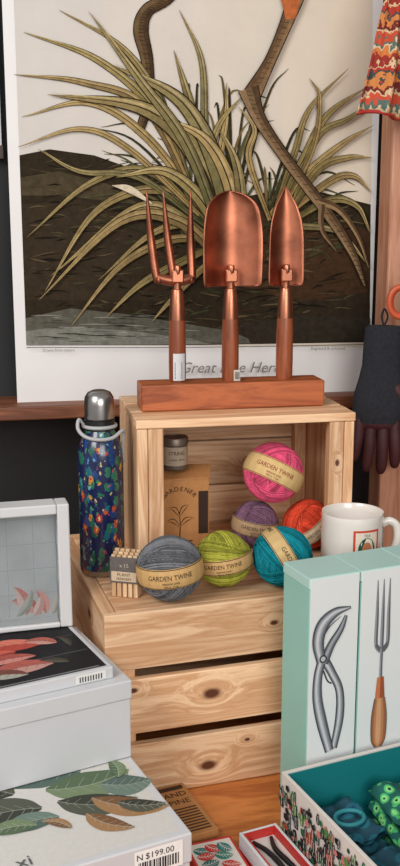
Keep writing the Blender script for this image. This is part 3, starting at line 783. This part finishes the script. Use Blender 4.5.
for (u, v, a, ln, wd, c1, c2) in [(-.032, .010, 150, .036, .014, C(206, 150, 144), C(186, 104, 98)), (-.020, .009, 75, .026, .009, C(190, 188, 176), C(150, 160, 150)), (-.048, .010, 110, .036, .014, C(204, 180, 174), C(190, 120, 112)), (-.058, .010, 60, .034, .010, C(170, 176, 166), C(140, 150, 140)), (-.026, .010, 110, .030, .010, C(196, 112, 106), C(210, 150, 142)), (-.040, .009, 70, .024, .010, C(210, 190, 184), C(196, 150, 144))]:
    leaf(ik, L, FP, u, v, D(a), ln, wd, c1, c2, C(180, 160, 150))
ik.build('panel_print', bd)
M_clear = mat('clear_lid_plastic', C(240, 243, 245), .08, trans=1.0)
M_clear.node_tree.nodes['Principled BSDF'].inputs['IOR'].default_value = 1.15
box('clear_window', bd, -ww+.0134, -.0134, .0035, .0042, .0065, hh-.0115, M_clear, 0)

# ================================================================ PATTERNED OPEN BOX WITH GOODS
tn = empty('patterned_storage_box', (.2535, .8765, -.6198), rz=D(13))
TL, TW, TH = .19, .176, .080
M_teal = mat('teal_lining', C(14, 116, 122), .5)
M_tw = mat('box_outer_white', C(212, 206, 200), .5)
th = .0035
box('wall_w', tn, 0, th, -TW, 0, 0, TH, M_tw, .0005); box('wall_e', tn, TL-th, TL, -TW, 0, 0, TH, M_tw, .0005)
box('wall_n', tn, th, TL-th, -th, 0, 0, TH, M_tw, .0005); box('wall_s', tn, th, TL-th, -TW, -TW+th, 0, TH, M_tw, .0005)
box('bottom', tn, th, TL-th, -TW+th, -th, 0, .003, M_teal, 0)
box('lining_n', tn, th+.0002, TL-th-.0002, -th-.0016, -th-.0002, .003, TH-.002, M_teal, 0)
box('lining_s', tn, th+.0002, TL-th-.0002, -TW+th+.0002, -TW+th+.0016, .003, TH-.002, M_teal, 0)
box('lining_w', tn, th+.0002, th+.0016, -TW+th+.002, -th-.002, .003, TH-.002, M_teal, 0)
box('lining_e', tn, TL-th-.0016, TL-th-.0002, -TW+th+.002, -th-.002, .003, TH-.002, M_teal, 0)
ik = Ink(); L = [0]; rnd = random.Random(11)
def deco(F, w, h, n):
    for i in range(n):
        u = rnd.uniform(.004, w-.004); v = rnd.uniform(.004, h-.010); k = rnd.random()
        c = rnd.choice([C(44, 96, 62), C(30, 32, 34), C(198, 120, 112), C(86, 130, 72), C(30, 32, 34), C(150, 70, 52), C(30, 60, 60)])
        if k < .65:
            hgt = rnd.uniform(.008, .016); wd = rnd.uniform(.0035, .006)
            stroke(ik, F, [(u, v-hgt*.5), (u+.0005, v), (u, min(h-.002, v+hgt*.5))], [wd*.7, wd, wd*.5], [c], n=4)
            L[0] += 1
            stroke(ik, F, [(u, v-hgt*.4), (u, v+hgt*.35)], [.0007, .0007], [C(220, 220, 210)], n=2)
            if rnd.random() < .6: stroke(ik, F, [(u, v-.001), (u+.005, v), (u+.0055, v+.004)], [.0025, .0025, .0015], [c], n=4)
        else:
            r = rnd.uniform(.002, .004)
            ik.poly([F(u+r*math.cos(i_*.63)*(1+.3*(i_ % 2)), v+r*math.sin(i_*.63)*(1+.3*(i_ % 2))) for i_ in range(10)], c)
        L[0] += 1
deco(lambda u, v: (-.0004-L[0]*.000005, -TW+u, v), TW, TH, 260)
L = [0]
deco(lambda u, v: (u, -TW-.0004-L[0]*.000005, v), TL, TH, 60)
ik.build('outer_print', tn)
def cloth_mat(nm, pal, sc):
    m = bpy.data.materials.new(nm); m.use_nodes = True; nt = m.node_tree; b = nt.nodes['Principled BSDF']; b.inputs['Roughness'].default_value = .75
    tc = nt.nodes.new('ShaderNodeTexCoord'); v = nt.nodes.new('ShaderNodeTexVoronoi'); v.inputs['Scale'].default_value = sc; nt.links.new(tc.outputs['Object'], v.inputs['Vector'])
    cr = nt.nodes.new('ShaderNodeValToRGB'); cr.color_ramp.interpolation = 'CONSTANT'
    while len(cr.color_ramp.elements) < len(pal): cr.color_ramp.elements.new(.99)
    for k, e in enumerate(cr.color_ramp.elements): e.position = k*.6/len(pal); e.color = pal[k]
    nt.links.new(v.outputs['Distance'], cr.inputs['Fac']); nt.links.new(cr.outputs[0], b.inputs['Base Color']); return m
M_c1 = cloth_mat('teal_print_cloth', [C(24, 50, 84), C(18, 84, 108), C(14, 96, 112), C(12, 66, 84)], 60)
M_c2 = cloth_mat('green_print_cloth', [C(12, 66, 60), C(130, 210, 124), C(70, 176, 104), C(16, 92, 84)], 80)
def folded(nm, cx, cy, wx, wy, z0, z1, m, rz, sd):
    """stack of folded cloth: layered, with soft wavy top and rounded fold edges"""
    n = 3; hgt = (z1-z0)/n
    for q in range(n):
        vs, fs = [], []; nx_, ny_ = 22, 22
        za, zb = z0+q*hgt, z0+(q+1)*hgt
        sx_ = wx/2*(1-.04*q); sy_ = wy/2*(1-.05*((q+1) % 2))
        for side in (1, 0):
            for j in range(ny_+1):
                for i in range(nx_+1):
                    u = -1+2*i/nx_; v = -1+2*j/ny_
                    ed = max(0, 1-max(abs(u), abs(v))**10)
                    zz_ = (za+zb)/2+(hgt*.48*math.sqrt(ed))*(1 if side else -1)
                    if side and q == n-1: zz_ += .0028*math.sin(u*5+v*3+sd)+.0016*math.sin(v*9-u*4+sd*2)
                    x = u*sx_*(1+.03*math.sin(v*4+sd)); y = v*sy_*(1+.03*math.sin(u*5+sd))
                    vs.append((cx+x*math.cos(rz)-y*math.sin(rz), cy+x*math.sin(rz)+y*math.cos(rz), zz_))
        N1 = (nx_+1)*(ny_+1)
        for sdn in (0, 1):
            for j in range(ny_):
                for i in range(nx_):
                    a = sdn*N1+j*(nx_+1)+i; fs.append((a, a+1, a+nx_+2, a+nx_+1))
        obj(nm+'_fold_%d' % q, vs, fs, m, tn, True)
folded('teal_bandana', .045, -.050, .060, .066, .004, .046, M_c1, D(5), 1.0)
folded('green_bandana', .116, -.068, .070, .090, .004, .058, M_c2, D(-8), 2.3)
folded('blue_bandana', .046, -.128, .062, .064, .004, .042, M_c1, D(-4), 4.1)
tube('cord_loop', tn, [(.044+.015*math.cos(a*.5236), -.058+.012*math.sin(a*.5236), .0515) for a in range(13)], .0022, mat('cord', C(40, 130, 140), .6), 8, 3)

# ================================================================ TABLE SMALL THINGS
kc = empty('kraft_label_card_box', (.1585, .887, -.6198), rz=D(13))
box('carton', kc, 0, .036, 0, .094, 0, .012, M_kraft, .001)
ik = Ink(); F = lambda u, v: (u, v, .0124)
text(ik, F, 'AND', .018, .070, .012, C(52, 36, 26)); text(ik, F, 'PINE', .018, .056, .012, C(52, 36, 26)); ik.poly([F(.004, .083), F(.032, .083), F(.032, .090), F(.004, .090)], C(60, 42, 30))
for i in range(9): ik.poly([F(.005, .048-i*.005), F(.031, .048-i*.005), F(.031, .0458-i*.005), F(.005, .0458-i*.005)], C(70, 46, 30))
ik.build('card_print', kc)
bk = empty('leaf_pattern_booklet', (.1540, .878, -.6198), rz=D(8))
box('booklet', bk, 0, .050, -.11, .0, 0, .010, mat('booklet_red', C(196, 48, 48), .5), .001)
ik = Ink(); L = [0]; F = lambda u, v: (u, v, .0102+L[0]*.00003)
ik.poly([F(.003, -.106), F(.047, -.106), F(.047, -.004), F(.003, -.004)], C(220, 216, 210)); L[0] += 1
for (u, v, a, c) in [(.006, -.012, -20, C(30, 120, 120)), (.020, -.008, -40, C(196, 48, 48)), (.034, -.008, -60, C(30, 120, 120)), (.006, -.024, 0, C(200, 60, 56)), (.024, -.024, -20, C(40, 130, 120)), (.006, -.038, 10, C(30, 110, 110)), (.026, -.040, -20, C(200, 60, 56)), (.01, -.052, 0, C(40, 130, 120))]:
    leaf(ik, L, F, u, v, D(a), .019, .013, c, c, C(226, 222, 216))
ik.build('cover_print', bk)
tb = empty('boxed_manicure_set', (.2080, .867, -.6198), rz=D(13))
M_red = mat('red_card', C(186, 46, 42), .5)
TBW = .0415
box('base', tb, 0, TBW, -.15, 0, 0, .006, M_red, .0005)
for nm, a in (('w', (0, .003, -.15, 0)), ('e', (TBW-.003, TBW, -.15, 0)), ('n', (.0032, TBW-.0032, -.003, 0)), ('s', (.0032, TBW-.0032, -.15, -.147))):
    box('rim_'+nm, tb, a[0], a[1], a[2], a[3], .0062, .024, M_wb, .0008)
for nm, a in (('w', (.0032, .0046, -.1468, -.0032)), ('e', (TBW-.0046, TBW-.0032, -.1468, -.0032)), ('n', (.0048, TBW-.0048, -.0046, -.0032))):
    box('red_'+nm, tb, a[0], a[1], a[2], a[3], .0062, .0236, M_red, 0)
box('insert', tb, .0048, TBW-.0048, -.1466, -.0048, .0062, .015, mat('insert_white', C(206, 200, 196), .6), .0005)
M_dkm = mat('dark_metal', C(50, 50, 54), .35, .7)
tube('tool_a', tb, [(.010, -.012, .0175), (.016, -.03, .0175), (.018, -.055, .0175), (.016, -.09, .0175)], [.002, .0026, .0028, .002], M_dkm, 8)
tube('tool_b', tb, [(.030, -.012, .0175), (.025, -.03, .0175), (.027, -.055, .0175), (.03, -.09, .0175)], [.002, .0026, .0028, .002], M_dkm, 8)

# ================================================================ GLOVES, SCISSORS, PATTERNED CLOTH
M_gl = mat('glove_knit_dark', C(36, 38, 46), .9, noise=.3, nscale=250, bump=.8, bscale=900)
M_gr = mat('glove_rubber_red', C(70, 32, 36), .65, noise=.2, nscale=80)
def glove(loc, rz, tilt, flip=1):
    e = empty('gardening_glove', loc, rz=rz, ry=tilt)
    prof = [(.022, 0), (.026, -.004), (.0265, -.03), (.0265, -.055), (.030, -.075), (.035, -.095), (.036, -.118), (.034, -.135), (.028, -.142), (.012, -.146)]
    lathe('palm', e, prof, [M_gl, M_gr], 28, sy=.42, midx=[0]*7+[1]*2)
    for i, (x, l, sx) in enumerate([(-.0255, .050, -.004), (-.009, .064, -.002), (.008, .067, .002), (.0245, .058, .004)]):
        x *= flip
        tube('finger_%d' % i, e, [(x*.95, 0, -.118), (x, -.002, -.140), (x+sx*flip*.5, -.005, -.140-l*.45), (x+sx*flip, -.002, -.140-l*.85), (x+sx*flip, .001, -.140-l), (x+sx*flip, .001, -.1405-l)], [.008, .0088, .0085, .0075, .0045, .0005], M_gr, 12)
    tube('thumb', e, [(flip*.02, 0, -.085), (flip*.038, -.003, -.100), (flip*.047, -.006, -.122), (flip*.048, -.005, -.138), (flip*.047, -.004, -.143)], [.011, .0105, .0095, .007, .0005], M_gr, 12)
    tube('hanging_loop', e, [(0, 0, -.002), (-.004, 0, .012), (0, .004, .022), (.004, 0, .012), (0, 0, -.002)], .0014, M_gl, 6)
    return e
glove((.507, 1.292, -.140), D(-10), D(2), 1)
glove((.582, 1.285, -.132), D(8), D(-4), -1)
sc = empty('garden_scissors', (.535, 1.262, -.096), rz=D(-8))
M_or = mat('orange_plastic', C(196, 84, 48), .4)
for s in (-1, 1):
    tube('grip_%d' % (s > 0), sc, [(s*.017+.0145*math.cos(a*.5236), 0, -.03+.019*math.sin(a*.5236)+.02) for a in range(13)], .0042, M_or, 10, 4, flat=1.3)
    tube('blade_%d' % (s > 0), sc, [(s*.012, .002, -.026), (0, .002, -.040), (-s*.006, .002, -.075)], [.005, .0045, .0008], M_steel, 8)
tube('hook', sc, [(0, .055, .02), (0, .02, .024), (0, -.004, .014), (0, -.004, .02)], .002, M_dkm, 8)

mc = bpy.data.materials.new('woven_pattern_cloth'); mc.use_nodes = True
nt = mc.node_tree; b = nt.nodes['Principled BSDF']; b.inputs['Roughness'].default_value = .85
tc = nt.nodes.new('ShaderNodeTexCoord'); sp_ = nt.nodes.new('ShaderNodeSeparateXYZ'); nt.links.new(tc.outputs['Object'], sp_.inputs[0])
def mth(op, a, b_=None):
    n = nt.nodes.new('ShaderNodeMath'); n.operation = op
    for i, x in enumerate((a, b_)):
        if x is None: continue
        if isinstance(x, (int, float)): n.inputs[i].default_value = x
        else: nt.links.new(x, n.inputs[i])
    return n.outputs[0]
zz = mth('PINGPONG', mth('MULTIPLY', sp_.outputs['X'], 240), 1.0)
nzz = nt.nodes.new('ShaderNodeTexNoise'); nzz.inputs['Scale'].default_value = 80; nzz.inputs['Detail'].default_value = 6; nt.links.new(tc.outputs['Object'], nzz.inputs['Vector'])
hgt = mth('ADD', mth('ADD', mth('MULTIPLY', sp_.outputs['Z'], 190), mth('MULTIPLY', zz, .8)), mth('MULTIPLY', nzz.outputs['Fac'], 9))
fr = mth('FRACT', mth('MULTIPLY', hgt, .07))
cr = nt.nodes.new('ShaderNodeValToRGB'); cr.color_ramp.interpolation = 'CONSTANT'
cols = [(0, C(176, 52, 36)), (.10, C(214, 190, 150)), (.15, C(150, 44, 34)), (.28, C(206, 120, 60)), (.38, C(216, 192, 156)), (.44, C(84, 108, 100)), (.52, C(196, 76, 48)), (.66, C(214, 186, 146)), (.72, C(110, 34, 32)), (.82, C(206, 130, 70)), (.93, C(60, 70, 70))]
while len(cr.color_ramp.elements) < len(cols): cr.color_ramp.elements.new(.99)
for e_, (p_, c_) in zip(cr.color_ramp.elements, cols): e_.position = p_; e_.color = c_
nt.links.new(fr, cr.inputs['Fac']); nt.links.new(cr.outputs[0], b.inputs['Base Color'])
cl = empty('patterned_tea_towel', (.526, 1.262, .132))
vs, fs = [], []; nu, nv = 48, 24
for j in range(nv+1):
    v = j/nv; z = v*.26
    for i in range(nu+1):
        u = -1+2*i/nu; hw = .076*(1-v)+.014*v
        vs.append((u*hw+.002*math.sin(v*9), -.010*(1-v)*math.cos(u*11)-.004*math.cos(u*23+v*3)*(1-v*.5), z+.004*math.sin(u*6)*(1-v)))
for j in range(nv):
    for i in range(nu): a = j*(nu+1)+i; fs.append((a, a+1, a+nu+2, a+nu+1))
o = obj('cloth', vs, fs, mc, cl, True); md = o.modifiers.new('s', 'SOLIDIFY'); md.thickness = .002
M_trim = mat('red_hem', C(170, 44, 40), .8)
tube('hem', cl, [(vs[i][0], vs[i][1], vs[i][2]) for i in range(0, nu+1, 4)], .0025, M_trim, 6, 4)
tube('peg_hook', cl, [(0, .056, .262), (0, .02, .266), (0, -.004, .262), (0, -.006, .27)], .003, M_dkm, 8)

# ================================================================ LIGHTS & WORLD
w_ = bpy.data.worlds.new('world'); S.world = w_; w_.use_nodes = True
bg = w_.node_tree.nodes['Background']; bg.inputs[0].default_value = (1.0, .97, .94, 1); bg.inputs[1].default_value = .40
def area(name, loc, target, size, power, col):
    l = bpy.data.lights.new(name, 'AREA'); l.shape = 'RECTANGLE'; l.size = size[0]; l.size_y = size[1]; l.energy = power; l.color = col
    o = bpy.data.objects.new(name, l); S.collection.objects.link(o)
    o.location = (loc[0], loc[1], loc[2]+H)
    d = Vector(target)-Vector(loc); o.rotation_euler = d.to_track_quat('-Z', 'Y').to_euler()
area('window_light', (-1.2, -.3, 1.0), (.25, 1.1, -.3), (1.0, 1.0), 34, (1, .97, .93))
area('front_fill_light', (.35, -1.2, .35), (.25, 1.1, -.3), (1.1, .9), 24, (1, .955, .90))  # added fill from the camera side, brightens the inside of the upper crate

cam = bpy.data.cameras.new('camera'); co = bpy.data.objects.new('camera', cam); S.collection.objects.link(co)
cam.sensor_fit = 'VERTICAL'; cam.sensor_height = 24; cam.lens = 27.71; cam.clip_start = .01
co.location = (0, 0, H); co.rotation_euler = (D(78), 0, D(-11)); S.camera = co
